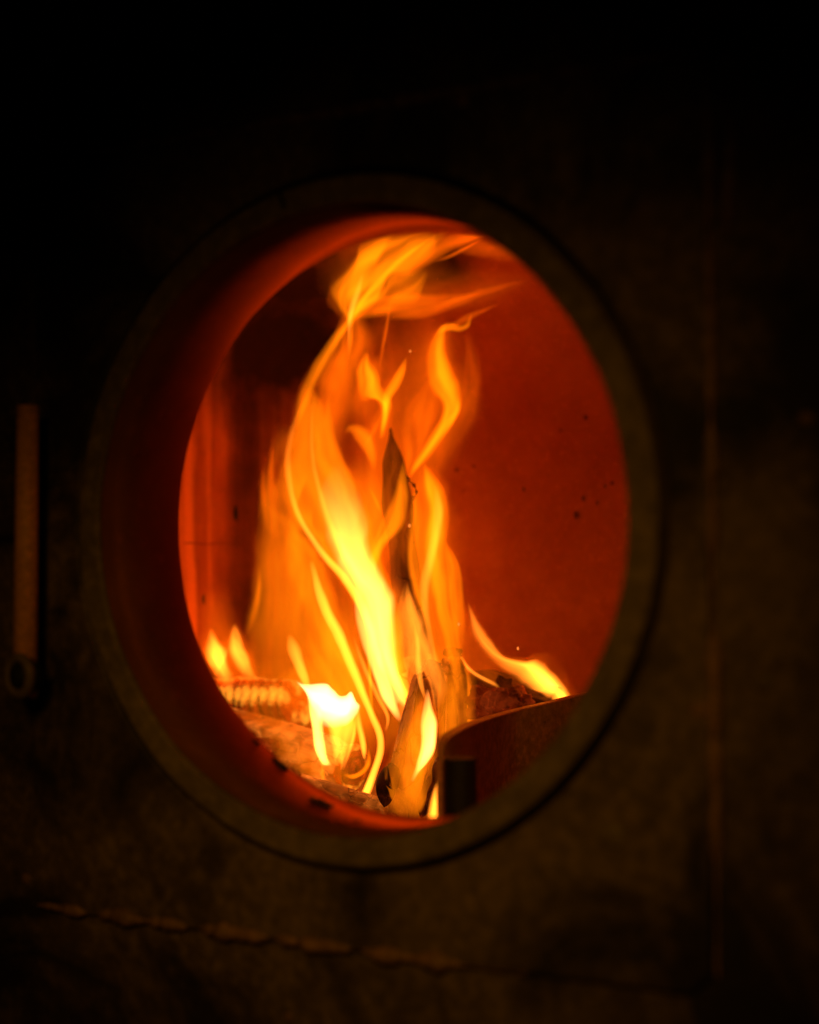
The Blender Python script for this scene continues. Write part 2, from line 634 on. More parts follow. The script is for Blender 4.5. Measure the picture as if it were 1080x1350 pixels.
# ------------------------------------------------------------------ ash, logs, guard plate
ZB = -.274
bm = bmesh.new()
NX, NY = 90, 60
gv = []
for j in range(NY + 1):
    for i in range(NX + 1):
        x, y = -.495 + .80 * i / NX, .092 + .56 * j / NY
        h = .022 * sm(.18, .32, y) * (1 - .3 * sm(.46, .61, y)) + .010 * fbm(Vector((x * 22, y * 22, 1)), 4) + .006 * fbm(Vector((x * 80, y * 80, 4)), 3)
        gv.append(bm.verts.new((x, y, ZB + max(-.004, h))))
for j in range(NY):
    for i in range(NX):
        k = j * (NX + 1) + i
        bm.faces.new((gv[k], gv[k + 1], gv[k + NX + 2], gv[k + NX + 1]))
o = link('ash_bed', bm, M_ash)
o['kind'] = 'stuff'
tag(o, 'bed of grey ash and small embers under the burning logs', 'ash')


def log_mesh(L, rfun, section, seed, nr=48, ns=40, amp=.10):
    """log along local z; section(a) = relative radius by angle; rfun(f) = radius along the length"""
    bm = bmesh.new()
    rs = []
    for k in range(nr + 1):
        f = k / nr
        r = rfun(f)
        row = []
        for i in range(ns):
            a = 2 * math.pi * i / ns
            q = section(a) * r
            p = Vector((math.cos(a), math.sin(a), 0))
            q *= 1 + amp * fbm(Vector((p.x * 1.3 + seed, p.y * 1.3, f * L * 9)), 4) + amp * .5 * fbm(Vector((p.x * 7 + seed, p.y * 7, f * L * 5)), 3)
            row.append(bm.verts.new((p.x * q, p.y * q, f * L)))
        rs.append(row)
    for k in range(nr):
        for i in range(ns):
            j = (i + 1) % ns
            bm.faces.new((rs[k][i], rs[k][j], rs[k + 1][j], rs[k + 1][i]))
    for row, dz in ((rs[0], -.002), (rs[-1], .002)):
        c = bm.verts.new(sum((v_.co for v_ in row), Vector()) / ns + Vector((0, 0, dz)))
        for i in range(ns):
            bm.faces.new((row[i], row[(i + 1) % ns], c))
    return bm


def poly_section(pts):
    """relative radius by angle of a convex polygon given as (angle deg, radius)"""
    P = [Vector((r * math.cos(math.radians(a)), r * math.sin(math.radians(a)))) for a, r in pts]

    def f(a):
        d = Vector((math.cos(a), math.sin(a)))
        best = 9
        for i in range(len(P)):
            A, B = P[i], P[(i + 1) % len(P)]
            e = B - A
            den = d.x * e.y - d.y * e.x
            if abs(den) < 1e-9:
                continue
            tt = (A.x * e.y - A.y * e.x) / den
            ss = (A.x * d.y - A.y * d.x) / den
            if tt > 0 and -1e-6 <= ss <= 1 + 1e-6:
                best = min(best, tt)
        return best
    return f


def place(o, p0, p1, spin=0.):
    d = (p1 - p0).normalized()
    o.location = p0
    o.rotation_mode = 'QUATERNION'
    o.rotation_quaternion = d.to_track_quat('Z', 'Y') @ Quaternion((0, 0, 1), spin)


SPLIT = poly_section([(-150, 1.0), (-95, .96), (-35, 1.0), (25, .85), (90, 1.05), (150, .8)])
ROUND = lambda a: 1 + .05 * math.sin(2 * a + .6)

# 1 the tall pointed log leaning back in the middle
p0, p1 = at(566, 1010, .33), at(515, 566, .40)
L = (p1 - p0).length
lg0 = thing('split_log', 'tall thin split log with a black pointed tip, standing up out of the flames', 'log', p0, 'burning logs')
place(lg0, p0, p1, .4)


def rf(f):
    pts = [(0, .024), (.33, .021), (.52, .0165), (.66, .0145), (.76, .0175), (.88, .0125), (1, .0016)]
    for (a, x), (b, y) in zip(pts, pts[1:]):
        if f <= b:
            return x + (y - x) * sm(0, 1, (f - a) / (b - a))
    return pts[-1][1]


link('wood_body', log_mesh(L * .30, lambda f: rf(.28 * f), SPLIT, 2.0), M_split, lg0)
o = link('charred_tip', log_mesh(L * .74, lambda f: rf(.26 + .74 * f), SPLIT, 2.0, 60), M_char, lg0)
o.location = (0, 0, L * .26)
inv0 = lg0.matrix_basis.inverted()
# 1b the thick split log in front of it
p0, p1 = at(533, 1090, .262), at(569, 872, .30)
L = (p1 - p0).length
lg = thing('split_log', 'thick split log with cracked brown face, leaning in front at the foot of the fire', 'log', p0, 'burning logs')
place(lg, p0, p1, .35)
link('wood_body', log_mesh(L, lambda f: .0345 - .0195 * f - .006 * sm(.85, 1, f), SPLIT, 2.7, 110, 64, .17), M_split, lg)
inv = lg.matrix_basis.inverted()
# charred cracks standing out on its lower face
for i, (x0, y0, x1, y1, r) in enumerate(((507, 1062, 512, 1012, .0075), (556, 1076, 572, 1020, .006), (566, 1070, 577, 1000, .005), (520, 1040, 517, 1008, .006))):
    a_, b_ = at(x0, y0, .222), at(x1, y1, .234)
    cmesh = log_mesh((b_ - a_).length, lambda f, r=r: r * math.sin(math.pi * min(1, max(0.03, f * .94 + .03))) ** .6, ROUND, 5 + i, 20, 14, .5)
    mw = Matrix.Translation(a_) @ (b_ - a_).normalized().to_track_quat('Z', 'Y').to_matrix().to_4x4()
    bmesh.ops.transform(cmesh, matrix=inv @ mw, verts=cmesh.verts[:])
    link('char_flake', cmesh, M_char, lg)


def ribbon_tube(pts, rad, n=8):
    bm = bmesh.new()
    prev = None
    for i, p in enumerate(pts):
        d = (pts[min(i + 1, len(pts) - 1)] - pts[max(i - 1, 0)]).normalized()
        s = d.cross(FWD).normalized()
        u = d.cross(s)
        r = rad[i] if hasattr(rad, '__len__') else rad
        rg = [bm.verts.new(p + (s * math.cos(2 * math.pi * k / n) + u * math.sin(2 * math.pi * k / n)) * r) for k in range(n)]
        if prev:
            for k in range(n):
                bm.faces.new((prev[k], prev[(k + 1) % n], rg[(k + 1) % n], rg[k]))
        else:
            bm.faces.new(rg)
        prev = rg
    bm.faces.new(prev)
    return bm


def spline(P, per=8):
    out = []
    n = len(P)
    for i in range(n - 1):
        a, b, c_, d = P[max(i - 1, 0)], P[i], P[i + 1], P[min(i + 2, n - 1)]
        for k in range(per):
            t_ = k / per
            out.append(tuple(.5 * (2 * b[j] + (c_[j] - a[j]) * t_ + (2 * a[j] - 5 * b[j] + 4 * c_[j] - d[j]) * t_ ** 2 + (3 * b[j] - a[j] - 3 * c_[j] + d[j]) * t_ ** 3) for j in range(len(b))))
    out.append(tuple(P[-1]))
    return out


sp = spline([(531, 612), (537, 630), (546, 640), (549, 650), (544, 660), (542, 675), (541, 698)])
bk = ribbon_tube([inv0 @ at(x, y, .355) for x, y in sp], [.0011 + .0006 * math.sin(i * .9) + (.0016 if i > 50 else 0) for i in range(len(sp))])
o = link('bark_shred', bk, M_char, lg0)

# 2 curved slab beside it
p0, p1 = at(598, 1085, .315), at(597, 852, .35)
lg2 = thing('log_slab', 'rounded orange-lit log slab standing between the pointed log and the steel guard', 'log', p0, 'burning logs')
place(lg2, p0, p1, .3)
L = (p1 - p0).length
link('wood_body', log_mesh(L * .93, lambda f: .0215 * (1 - .10 * f) * (1 if f < .8 else 1 - .5 * ((f - .8) / .2) ** 2), poly_section([(-170, 1), (-110, 1.05), (-60, 1.0), (-10, 1.0), (50, .8), (120, .8)]), 4.), M_split, lg2)
inv2 = lg2.matrix_basis.inverted()
lm = lump(Vector((0, 0, L * .955)), .0065, 3, 1.2, 1, 1, .5, 3)
link('ember_tip', lm, M_ember, lg2)

# 3 the left log broken into glowing char segments
p0, p1 = at(245, 925, .345), at(392, 927, .365)
lg3 = thing('segmented_log', 'short log split into glowing curved char segments at the left wall', 'log', p0, 'burning logs')
place(lg3, p0, p1, 0)
L = (p1 - p0).length
link('wood_core', log_mesh(L * .90, lambda f: .0170, ROUND, 6., 20, 28, .05), M_char, lg3)
zz, i = 0., 0
while zz < L - .003:
    wd = min(L - zz, L / 9 * random.uniform(.7, 1.2) * (1 - .45 * zz / L))
    rr = .0245 * random.uniform(.95, 1.04)
    bmx = log_mesh(wd * (.70 if zz < .80 * L else .92), lambda f, rr=rr: rr * (.90 + .10 * math.sin(math.pi * f) ** .4), ROUND, 10. + i, 8, 36, .06)
    for v_ in bmx.verts:                         # the cracks bow along the log
        v_.co.z += .008 * math.cos(math.atan2(v_.co.y, v_.co.x) + .8) + .0025 * fbm(Vector((v_.co.x * 120, v_.co.y * 120, i * 3.1)), 2)
    o = link('char_segment', bmx, M_seg, lg3)
    o.location = (0, 0, zz)
    zz += wd
    i += 1

# 4 pale log lying in front on the left, ember end to the right
p0, p1 = at(290, 965, .315), at(462, 1012, .285)
lg4 = thing('scorched_log', 'pale scorched log with a cracked face and a red ember end, low on the left', 'log', p0, 'burning logs')
place(lg4, p0, p1, .2)
L = (p1 - p0).length
link('wood_body', log_mesh(L, lambda f: .027 * (1 - .25 * sm(.8, 1, f)), poly_section([(-170, 1), (-120, 1), (-60, 1), (0, 1.05), (60, .95), (120, .95)]), 8., 40, 40, .07), M_pale, lg4)
for k in range(3):
    tr_ = torus(Vector((0, 0, L + .001 + .0025 * (2 - k))), .006 + .0065 * k, .0033, Vector((.05, 0, 1)), 30, 8)
    for v_ in tr_.verts:
        v_.co += Vector((1, 1, 1)) * .0012 * fbm(v_.co * 160, 3)
    link('ember_ring', tr_, M_ember if k < 2 else M_seg, lg4)
# chunk below it, in front
p0, p1 = at(400, 1045, .255), at(505, 1072, .235)
lg5 = thing('scorched_log', 'orange scorched log piece lying at the foot of the opening, left of the pointed log', 'log', p0, 'burning logs')
place(lg5, p0, p1, .2)
L = (p1 - p0).length
link('wood_body', log_mesh(L, lambda f: .017 * (1 - .2 * f), SPLIT, 9., 30, 32, .10), M_pale, lg5)

# 5 charred log at the right behind the guard
p0, p1 = at(612, 922, .42), at(742, 985, .37)
lg6 = thing('charred_log', 'black charred log with red embers lying behind the steel guard', 'log', p0, 'burning logs')
p0, p1 = at(622, 905, .43), at(735, 940, .37)
lg6.location = p0
place(lg6, p0, p1, 0)
L = (p1 - p0).length
link('wood_body', log_mesh(L, lambda f: .022 * (.7 + .3 * sm(0, .3, f)), SPLIT, 12., 50, 44, .22), M_char, lg6)
inv6 = lg6.matrix_basis.inverted()
for i, (px, py, Y, r, mt) in enumerate(((680, 918, .355, .009, M_ember), (693, 925, .35, .006, M_ember), (664, 903, .375, .007, M_char))):
    link('ember_knot', lump(inv6 @ at(px, py, Y), r, i + 30, 1.3, 1, .9, .6, 3), mt, lg6)
for i, (px, py, Y, r, lab) in enumerate(((648, 930, .33, .017, 'crumbling dark red ember lump under the charred log'), (690, 948, .31, .013, 'small ember lump against the steel guard below the charred log'),
                                         (350, 985, .275, .010, 'small charred lump beside the pale scorched log'))):
    o = link('ember_lump', lump(Vector((0, 0, 0)), r, i + 40, 1.2, 1, .9, .55, 4), M_ember)
    o.location = at(px, py, Y)
    tag(o, lab, 'ember', 'ember lumps among the logs')

# 6 bent steel guard with its post
gd = thing('steel_guard', 'bent dark steel guard plate with a short round post, low at the right', 'guard plate', at(640, 1040, .2))
gtop = spline([(584, 1004, .150), (584, 990, .152), (590, 977, .160), (606, 966, .175), (632, 954, .197), (680, 939, .235), (725, 928, .275), (768, 917, .315), (830, 905, .36)], 8)
bm = bmesh.new()
TH = .0026
pts = [at(x, y, Y) for x, y, Y in gtop]
cols_ = []
for i, p in enumerate(pts):
    d = pts[min(i + 1, len(pts) - 1)] - pts[max(i - 1, 0)]
    d.z = 0
    nrm = Vector((-d.y, d.x, 0)).normalized()
    cols_.append([bm.verts.new(q) for q in (p - nrm * TH * .0, p + nrm * TH, Vector((p.x, p.y, ZB)) + nrm * TH, Vector((p.x, p.y, ZB)))])
for A, B in zip(cols_, cols_[1:]):
    for k in range(4):
        bm.faces.new((A[k], A[(k + 1) % 4], B[(k + 1) % 4], B[k]))
bm.faces.new(cols_[0])
bm.faces.new(cols_[-1])
gp = part('plate', bm, M_plate, gd, False)
bm = bmesh.new()
prev = None
for i, p in enumerate(pts):
    d = pts[min(i + 1, len(pts) - 1)] - pts[max(i - 1, 0)]
    d.z = 0
    nrm = Vector((-d.y, d.x, 0)).normalized()
    fi = i / len(pts)
    tw = .0016 + .0062 * sm(.08, .34, fi) - .0038 * sm(.34, 1, fi)
    rg = [bm.verts.new(q) for q in (p - nrm * .0006, p + nrm * tw, p + nrm * tw + Vector((0, 0, .0016)), p - nrm * .0006 + Vector((0, 0, .0012)))]
    if prev:
        for k in range(4):
            bm.faces.new((prev[k], prev[(k + 1) % 4], rg[(k + 1) % 4], rg[k]))
    else:
        bm.faces.new(rg)
    prev = rg
bm.faces.new(prev)
part('plate_lip', bm, M_lip, gp, False)
part('plate_end', tube(Vector((pts[0].x - .0022, pts[0].y - .001, ZB)), pts[0] + Vector((-.0022, -.001, .0008)), .0022), M_lip, gp)
bm = bmesh.new()
pc = (at(588, 1000, .128) + at(626, 1000, .128)) / 2
hw = (at(626, 1000, .128) - at(588, 1000, .128)).length / 2
zt = at(607, 999, .128).z
bm.free()
bm = tube(Vector((pc.x, pc.y, ZB)), Vector((pc.x, pc.y, zt)), hw * 1.02, hw, 36, True, 6)
bmesh.ops.bevel(bm, geom=[e for e in bm.edges if e.calc_face_angle(0) > 1], offset=.0015, segments=3, affect='EDGES')
part('post', bm, M_dark, gd, False)

# black flakes lying on the floor of the throat
for i, (px, py, r, lab) in enumerate(((345, 1062, .0042, 'curled black char flake on the throat floor, leftmost'), (418, 1081, .0048, 'largest black char flake on the throat floor'),
                                      (300, 1036, .0022, 'small char crumb high on the left of the throat floor'), (470, 1090, .0018, 'small char crumb right of the largest flake on the throat floor'))):
    Y = .030
    q = at(px, py, Y)
    for _ in range(6):                            # drop it onto the throat surface
        a = math.atan2(q.z, q.x)
        q2 = Vector((math.cos(a) * (R_IN - .0035), Y, math.sin(a) * (R_IN - .0035)))
        d = q - EYE
        q = EYE + d * ((Y - EYE.y) / d.y)
        Y += (.198 - Vector((q.x, q.z)).length) * -.9
        Y = min(.075, max(.006, Y))
        q = at(px, py, Y)
    o = link('char_flake', lump(Vector((0, 0, 0)), r, i + 60, 1.6, .8, .35, .7, 3), M_dark)
    a = math.atan2(q.z, q.x)
    o.location = Vector((math.cos(a) * .1965, Y, math.sin(a) * .1965))
    o.rotation_euler = (0, -(a + math.pi / 2), 0)
    tag(o, lab, 'char flake', 'char flakes on the throat floor')

# ------------------------------------------------------------------ flames
def tongue(root, name, rows, Y, mat=None, prof=None, soft=1.15, gain=1., streak=.35, seed=0., bend=.012, rag=.10, nu=20, per=9, halo=0.):
    """one body of flame. rows: (x_left, y_left, x_right, y_right, strength[, depth offset]) from tip to foot;
    strength sets how deep the glowing gas is there. Each body is a closed lens of gas with its own depth and bow."""
    mat = mat or M_flame
    rows = [tuple(r) + (0.,) * (6 - len(r)) for r in rows]
    if halo:                                     # wider faint copy of a bright body, added for the soft glow around it
        hr = []
        for xl, yl, xr, yr, k, dy in rows:
            g = .30 + 5 / (1 + math.hypot(xr - xl, yr - yl))
            ex, ey = (xr - xl) * g, (yr - yl) * g
            hr.append((xl - ex, yl - ey, xr + ex, yr + ey, min(k, 1.5) * halo, dy))
        tongue(root, 'glow', hr, Y + .012, M_cool, None, 1.5, 1., .5, seed + 50, bend, .2, 18, 6)
    P = spline(rows, per)
    nv = len(P)
    bm = bmesh.new()
    F, B = [], []
    for j, (xl, yl, xr, yr, k, dy) in enumerate(P):
        k = max(k, .0)
        v = j / (nv - 1)
        fr, br = [], []
        for i in range(nu + 1):
            u = -1 + 2 * i / nu
            u = math.sin(u * math.pi / 2) * .5 + u * .5
            s = (u + 1) / 2
            wgt = 1.12 * max(0., 1 - u * u) ** (soft * 1.3 + .12)
            if prof:
                x = s * (len(prof) - 1)
                a_ = min(int(x), len(prof) - 2)
                f_ = sm(0, 1, x - a_)
                wgt *= prof[a_] * (1 - f_) + prof[a_ + 1] * f_
            px, py = xl + (xr - xl) * s, yl + (yr - yl) * s
            ln_ = math.hypot(xr - xl, yr - yl)
            q_ = Vector(((px + py * .25) * .035, py * .016, seed * 3.7))
            px += rag * min(ln_, 70) * (noise.noise(q_) + .5 * noise.noise(q_ * 2.3))
            py += rag * min(ln_, 70) * .6 * (noise.noise(q_ + Vector((9, 3, 1))))
            wob = fbm(Vector((s * 3.0 + .5 * math.sin(v * 5 + seed), v * 1.8, seed)), 3)
            wgt *= max(.12, 1 + streak * 1.7 * wob)
            th = max(.00008, k * gain * wgt / mat['dens'])
            wid = min(1., math.hypot(xr - xl, yr - yl) / 55)
            Yc = Y + dy + wid * bend * (u * u - .4) + wid * .010 * noise.noise(Vector((v * 2.2, s * 1.5, seed + 4)))
            c = at(px, py, Yc)
            edge = i in (0, nu) or j in (0, nv - 1)
            if edge:
                vv = bm.verts.new(c)
                fr.append(vv)
                br.append(vv)
            else:
                dr = (c - EYE).normalized()
                fr.append(bm.verts.new(c - dr * th * .5))
                br.append(bm.verts.new(c + dr * th * .5))
        F.append(fr)
        B.append(br)
    rim = set(F[0] + F[-1] + [r_[0] for r_ in F] + [r_[-1] for r_ in F])
    for G in (F, B):
        for j in range(nv - 1):
            for i in range(nu):
                a_, b_, c_, d_ = G[j][i], G[j][i + 1], G[j + 1][i + 1], G[j + 1][i]
                for tri in ((a_, b_, c_), (a_, c_, d_)):
                    if all(v_ in rim for v_ in tri):     # a corner where both skins meet
                        continue
                    n_ = (tri[1].co - tri[0].co).cross(tri[2].co - tri[0].co)
                    if (n_.dot(tri[0].co - EYE) > 0) == (G is F):   # front skin outward, back skin outward, folds included
                        tri = tri[::-1]
                    try:
                        bm.faces.new(tri)
                    except ValueError:
                        pass
    return part(name, bm, mat, root, True, False)


def stroke(root, name, pts, Y, mat=None, **kw):
    """a slim tongue along a line: pts (x, y, half width, strength[, depth])"""
    rows = []
    for i, p in enumerate(pts):
        a, b = pts[max(i - 1, 0)], pts[min(i + 1, len(pts) - 1)]
        dx, dy = b[0] - a[0], b[1] - a[1]
        l_ = math.hypot(dx, dy) or 1
        nx, ny = dy / l_, -dx / l_
        if ny * 0 + nx > 0 or True:
            rows.append((p[0] - nx * p[2], p[1] - ny * p[2], p[0] + nx * p[2], p[1] + ny * p[2], p[3]) + tuple(p[4:5]))
    kw.setdefault('nu', 12)
    kw.setdefault('streak', .12)
    kw.setdefault('bend', .002)
    return tongue(root, name, rows, Y, mat, **kw)


def flame(label, px, py, Y):
    return thing('flame', label, 'flame', at(px, py, Y), 'flames in the firebox')


# A the big curved flame
A = flame('tallest flame, a broad S-curve rising from the pale yellow heart of the fire', 535, 930, .33)
tongue(A, 'tongue', [(409, 507, 412, 507, 0), (394, 541, 427, 532, .62), (381, 580, 442, 568, .72), (376, 613, 454, 607, .8), (383, 658, 479, 645, .95),
                     (407, 707, 492, 688, 1.2), (430, 740, 500, 728, 1.5), (450, 772, 520, 772, 1.6), (472, 806, 530, 812, 1.6), (490, 850, 535, 856, 1.5),
                     (506, 888, 544, 892, 1.2), (522, 918, 550, 915, .8), (536, 945, 546, 940, 0)], .33, M_flame, [1.5, .9, .95, 1.1, .9, .9], .75, streak=.35, seed=1.2, bend=.02, halo=.30)
tongue(A, 'core', [(440, 612, 450, 612, 0), (420, 650, 472, 645, .35), (424, 690, 486, 680, 1.1), (436, 730, 490, 720, 2.2), (452, 764, 506, 758, 3.2), (470, 795, 521, 790, 4.0), (483, 830, 523, 828, 4.2),
                   (492, 865, 524, 868, 3.9), (508, 896, 533, 900, 3.2), (520, 925, 540, 925, 2), (534, 945, 542, 942, 0)], .328, M_heart, [.7, 1.1, 1., 1.1, .8], .8, streak=.3, seed=1.9, bend=.02)
tongue(A, 'tongue', [(432, 518, 435, 518, 0), (419, 548, 440, 552, .25), (415, 590, 449, 592, .3), (425, 640, 468, 636, .4), (445, 690, 486, 682, .5), (465, 735, 490, 730, .6), (480, 780, 498, 778, 0)], .325, M_flame, [.4, .6, 1., 1.4], .7, seed=2.5)
stroke(A, 'bright_edge', [(401, 522, 1, 0), (386, 566, 4, .25), (379, 605, 5, .4), (384, 650, 5, .7), (400, 692, 4, 1.4), (425, 728, 5, 2.), (452, 760, 6, 2.6), (478, 800, 7, 3.), (498, 848, 7, 3), (516, 888, 6, 2.6), (534, 925, 4, 1.5), (541, 942, 1, 0)], .322, M_hot, soft=.8)
stroke(A, 'bright_edge', [(412, 530, 2, 0), (411, 580, 3, .25), (417, 630, 4, .45), (435, 690, 6, 1.0), (460, 740, 8, 1.8), (482, 780, 9, 2.4), (496, 815, 8, 2.2), (506, 850, 6, 1.4), (514, 880, 2, 0)], .318, M_hot)
stroke(A, 'streamer', [(462, 418, 2, .2), (453, 432, 6, .8), (440, 450, 8, .7), (423, 477, 9, .6), (409, 504, 9, .55), (398, 534, 8, .45), (390, 568, 3, 0)], .335, M_flame, prof=[.5, .8, 1.3, 1.1], soft=.8)
tongue(A, 'veil', [(452, 410, 482, 410, .2), (430, 452, 496, 450, .7), (406, 484, 496, 486, .7), (392, 516, 490, 525, .6), (384, 552, 480, 562, .45), (392, 605, 465, 615, 0)], .345, M_cool, [1.3, 1, .7, .5], .9, streak=.8, seed=7)
# dull orange gas that fills the heart of the fire
tongue(A, 'veil', [(440, 770, 545, 765, 0), (425, 810, 565, 808, .35), (420, 850, 580, 850, .5), (430, 890, 590, 890, .5), (445, 930, 585, 925, .4), (465, 965, 560, 960, .25), (480, 1000, 530, 995, 0)], .30, M_flame, [.7, 1, .7, 1.1, .8, 1.], .8, streak=.8, seed=3.3, bend=.03)
# hot fingers at its foot
stroke(A, 'finger', [(470, 770, 4, 0), (478, 812, 10, 2.2), (488, 850, 11, 3.2), (502, 890, 10, 4.0), (515, 925, 8, 4.6), (527, 950, 3, 0)], .31, M_heart, soft=.7)
stroke(A, 'finger', [(500, 800, 3, 0), (508, 850, 7, 2.2), (522, 890, 6, 3), (535, 914, 5, 2.6), (541, 926, 1, 0)], .315, M_hot)
stroke(A, 'finger', [(484, 840, 2, 0), (487, 880, 3, 1.2), (489, 915, 3, 1.0), (492, 945, 1, 0)], .312, M_flame)
# long ribbon that ends in a hot drop
stroke(A, 'ribbon', [(410, 738, 3, 0), (419, 772, 6, 1.6), (431, 806, 8, 2.4), (447, 838, 8, 2.8), (463, 876, 7, 2.8), (477, 912, 6, 2.8), (491, 944, 5, 2.8), (500, 968, 5, 2.8), (501, 990, 5, 2.8), (494, 1016, 5, 3.4), (485, 1040, 6, 4.5), (477, 1058, 5, 5), (474, 1066, 1, 0)], .285, M_hot, soft=.75)
stroke(A, 'ribbon', [(466, 838, 2, 0), (480, 880, 4, .9), (497, 915, 4, 1.1), (511, 945, 3, 1.1), (508, 965, 2, 0)], .295, M_hot)

tongue(A, 'veil', [(470, 420, 590, 400, 0), (440, 450, 615, 440, .14), (415, 500, 625, 490, .20), (410, 550, 620, 545, .24), (415, 600, 610, 600, .26), (425, 650, 605, 650, .28), (440, 700, 600, 700, .28), (450, 750, 600, 750, .2), (470, 800, 590, 800, 0)], .43, M_cool, [.8, 1, .9, 1, .7], .7, streak=.9, seed=5.5, rag=.15, bend=.03)
tongue(A, 'veil', [(360, 560, 392, 560, 0), (350, 600, 400, 600, .22), (345, 640, 410, 640, .35), (350, 680, 425, 685, .45), (360, 720, 450, 725, .45), (375, 770, 470, 770, .3), (400, 820, 470, 820, 0)], .37, M_flame, None, .9, streak=.8, seed=5.9, rag=.2)

# B plume under the vault
Bf = flame('detached plume of flame curling to the right under the sooty vault', 462, 420, .35)
tongue(Bf, 'tongue', [(570, 303, 576, 310, 0), (520, 309, 572, 330, .6), (480, 321, 553, 358, .8), (455, 345, 528, 368, .9), (441, 378, 500, 392, .95), (446, 402, 480, 412, 1.1), (454, 416, 470, 422, 1.0), (458, 432, 464, 434, 0)], .36, M_flame, [1., 1.1, .8, 1.1, .6], .8, streak=.8, seed=3.1, halo=.25, rag=.2)
stroke(Bf, 'lick', [(636, 386, 1, 0), (605, 392, 7, .25), (566, 399, 14, .4), (528, 402, 17, .5), (494, 406, 14, .5), (468, 414, 8, .6), (458, 424, 2, 0)], .352, M_cool, soft=.9, streak=.5, seed=4., nu=20)
stroke(Bf, 'lick', [(642, 311, 1, 0), (622, 313, 6, .55), (600, 318, 11, .6), (576, 328, 14, .6), (552, 345, 12, .6), (530, 362, 10, .3), (515, 375, 3, 0)], .372, M_cool, soft=.9, seed=9., nu=20)
tongue(Bf, 'tongue', [(560, 352, 566, 362, 0), (535, 352, 552, 392, .35), (510, 362, 528, 410, .55), (488, 378, 500, 418, .6), (470, 398, 480, 424, .6), (458, 416, 466, 430, 0)], .354, M_flame, [.6, 1, .8, .5], .9, streak=.8, seed=27, rag=.2)
stroke(Bf, 'lick', [(700, 368, 1, 0), (668, 376, 4, .12), (640, 384, 6, .2), (610, 396, 8, .3), (575, 408, 8, .35), (540, 416, 7, .3), (510, 420, 3, 0)], .358, M_cool, soft=1., seed=28, rag=.2)
stroke(Bf, 'lick', [(520, 306, 2, 0), (502, 322, 10, .4), (486, 342, 12, .5), (474, 366, 12, .5), (466, 392, 9, .5), (462, 414, 3, 0)], .352, M_flame, soft=1., seed=29, nu=16, rag=.2)
stroke(Bf, 'lick', [(590, 306, 2, 0), (566, 318, 10, .4), (540, 336, 12, .4), (516, 356, 11, .35), (494, 380, 8, .3), (478, 402, 3, 0)], .357, M_flame, soft=1., seed=30, nu=16, rag=.2)
stroke(Bf, 'bright_edge', [(570, 312, 1, 0), (545, 330, 4, .6), (520, 350, 5, .8), (497, 374, 5, .7), (480, 394, 4, .8), (465, 416, 3, 0)], .348, M_flame)
stroke(Bf, 'bright_edge', [(640, 313, 1, 0), (612, 328, 3, .5), (588, 340, 3, .35), (572, 345, 1, 0)], .366, M_cool)
stroke(Bf, 'bright_edge', [(478, 360, 2, 0), (472, 385, 5, .7), (466, 402, 5, 1.1), (462, 418, 4, 1.3), (460, 440, 2, .6), (459, 470, 1, 0)], .345, M_hot)
stroke(Bf, 'streamer', [(515, 395, 1, 0), (511, 425, 3, .4), (504, 460, 3, .4), (500, 488, 1, 0)], .35, M_cool)
stroke(Bf, 'streamer', [(466, 420, 1, 0), (463, 445, 3, .5), (460, 475, 1, 0)], .35, M_flame)
tongue(Bf, 'veil', [(700, 362, 704, 372, 0), (640, 350, 660, 402, .10), (590, 345, 605, 420, .16), (540, 345, 550, 425, .22), (505, 360, 510, 430, .2), (480, 380, 486, 432, 0)], .39, M_cool, None, 1.5, seed=13, streak=.6)
tongue(Bf, 'veil', [(690, 318, 694, 340, 0), (650, 314, 668, 345, .22), (620, 312, 630, 340, .22), (600, 318, 604, 334, 0)], .40, M_cool, None, .8, seed=14)

# C small forked wisp
Cf = flame('small forked wisp of flame floating above the black log tip', 503, 577, .36)
tongue(Cf, 'tongue', [(481, 462, 486, 463, 0), (472, 484, 494, 480, .9), (470, 503, 505, 503, 1.1), (474, 522, 513, 524, 1.0), (497, 528, 517, 535, 1.1), (504, 546, 513, 548, 1.0), (502, 562, 509, 563, .7), (501, 580, 504, 581, 0)], .36, M_flame, None, .8, streak=.7, seed=5.2, halo=.25, rag=.22)
stroke(Cf, 'tongue', [(536, 470, 1, 0), (530, 488, 6, .8), (521, 506, 8, 1.0), (512, 522, 7, 1.2), (508, 540, 4, 1.1), (505, 560, 3, .8), (502, 578, 1, 0)], .355, M_flame, soft=.8)
stroke(Cf, 'streamer', [(506, 540, 1, 0), (497, 560, 3, .4), (487, 578, 3, .3), (478, 592, 1, 0)], .358, M_cool)
tongue(Cf, 'veil', [(486, 470, 520, 462, .0), (466, 500, 535, 495, .35), (462, 540, 525, 540, .35), (470, 575, 510, 580, .25), (480, 610, 500, 612, 0)], .375, M_cool, None, 1.5, streak=.8, seed=17)

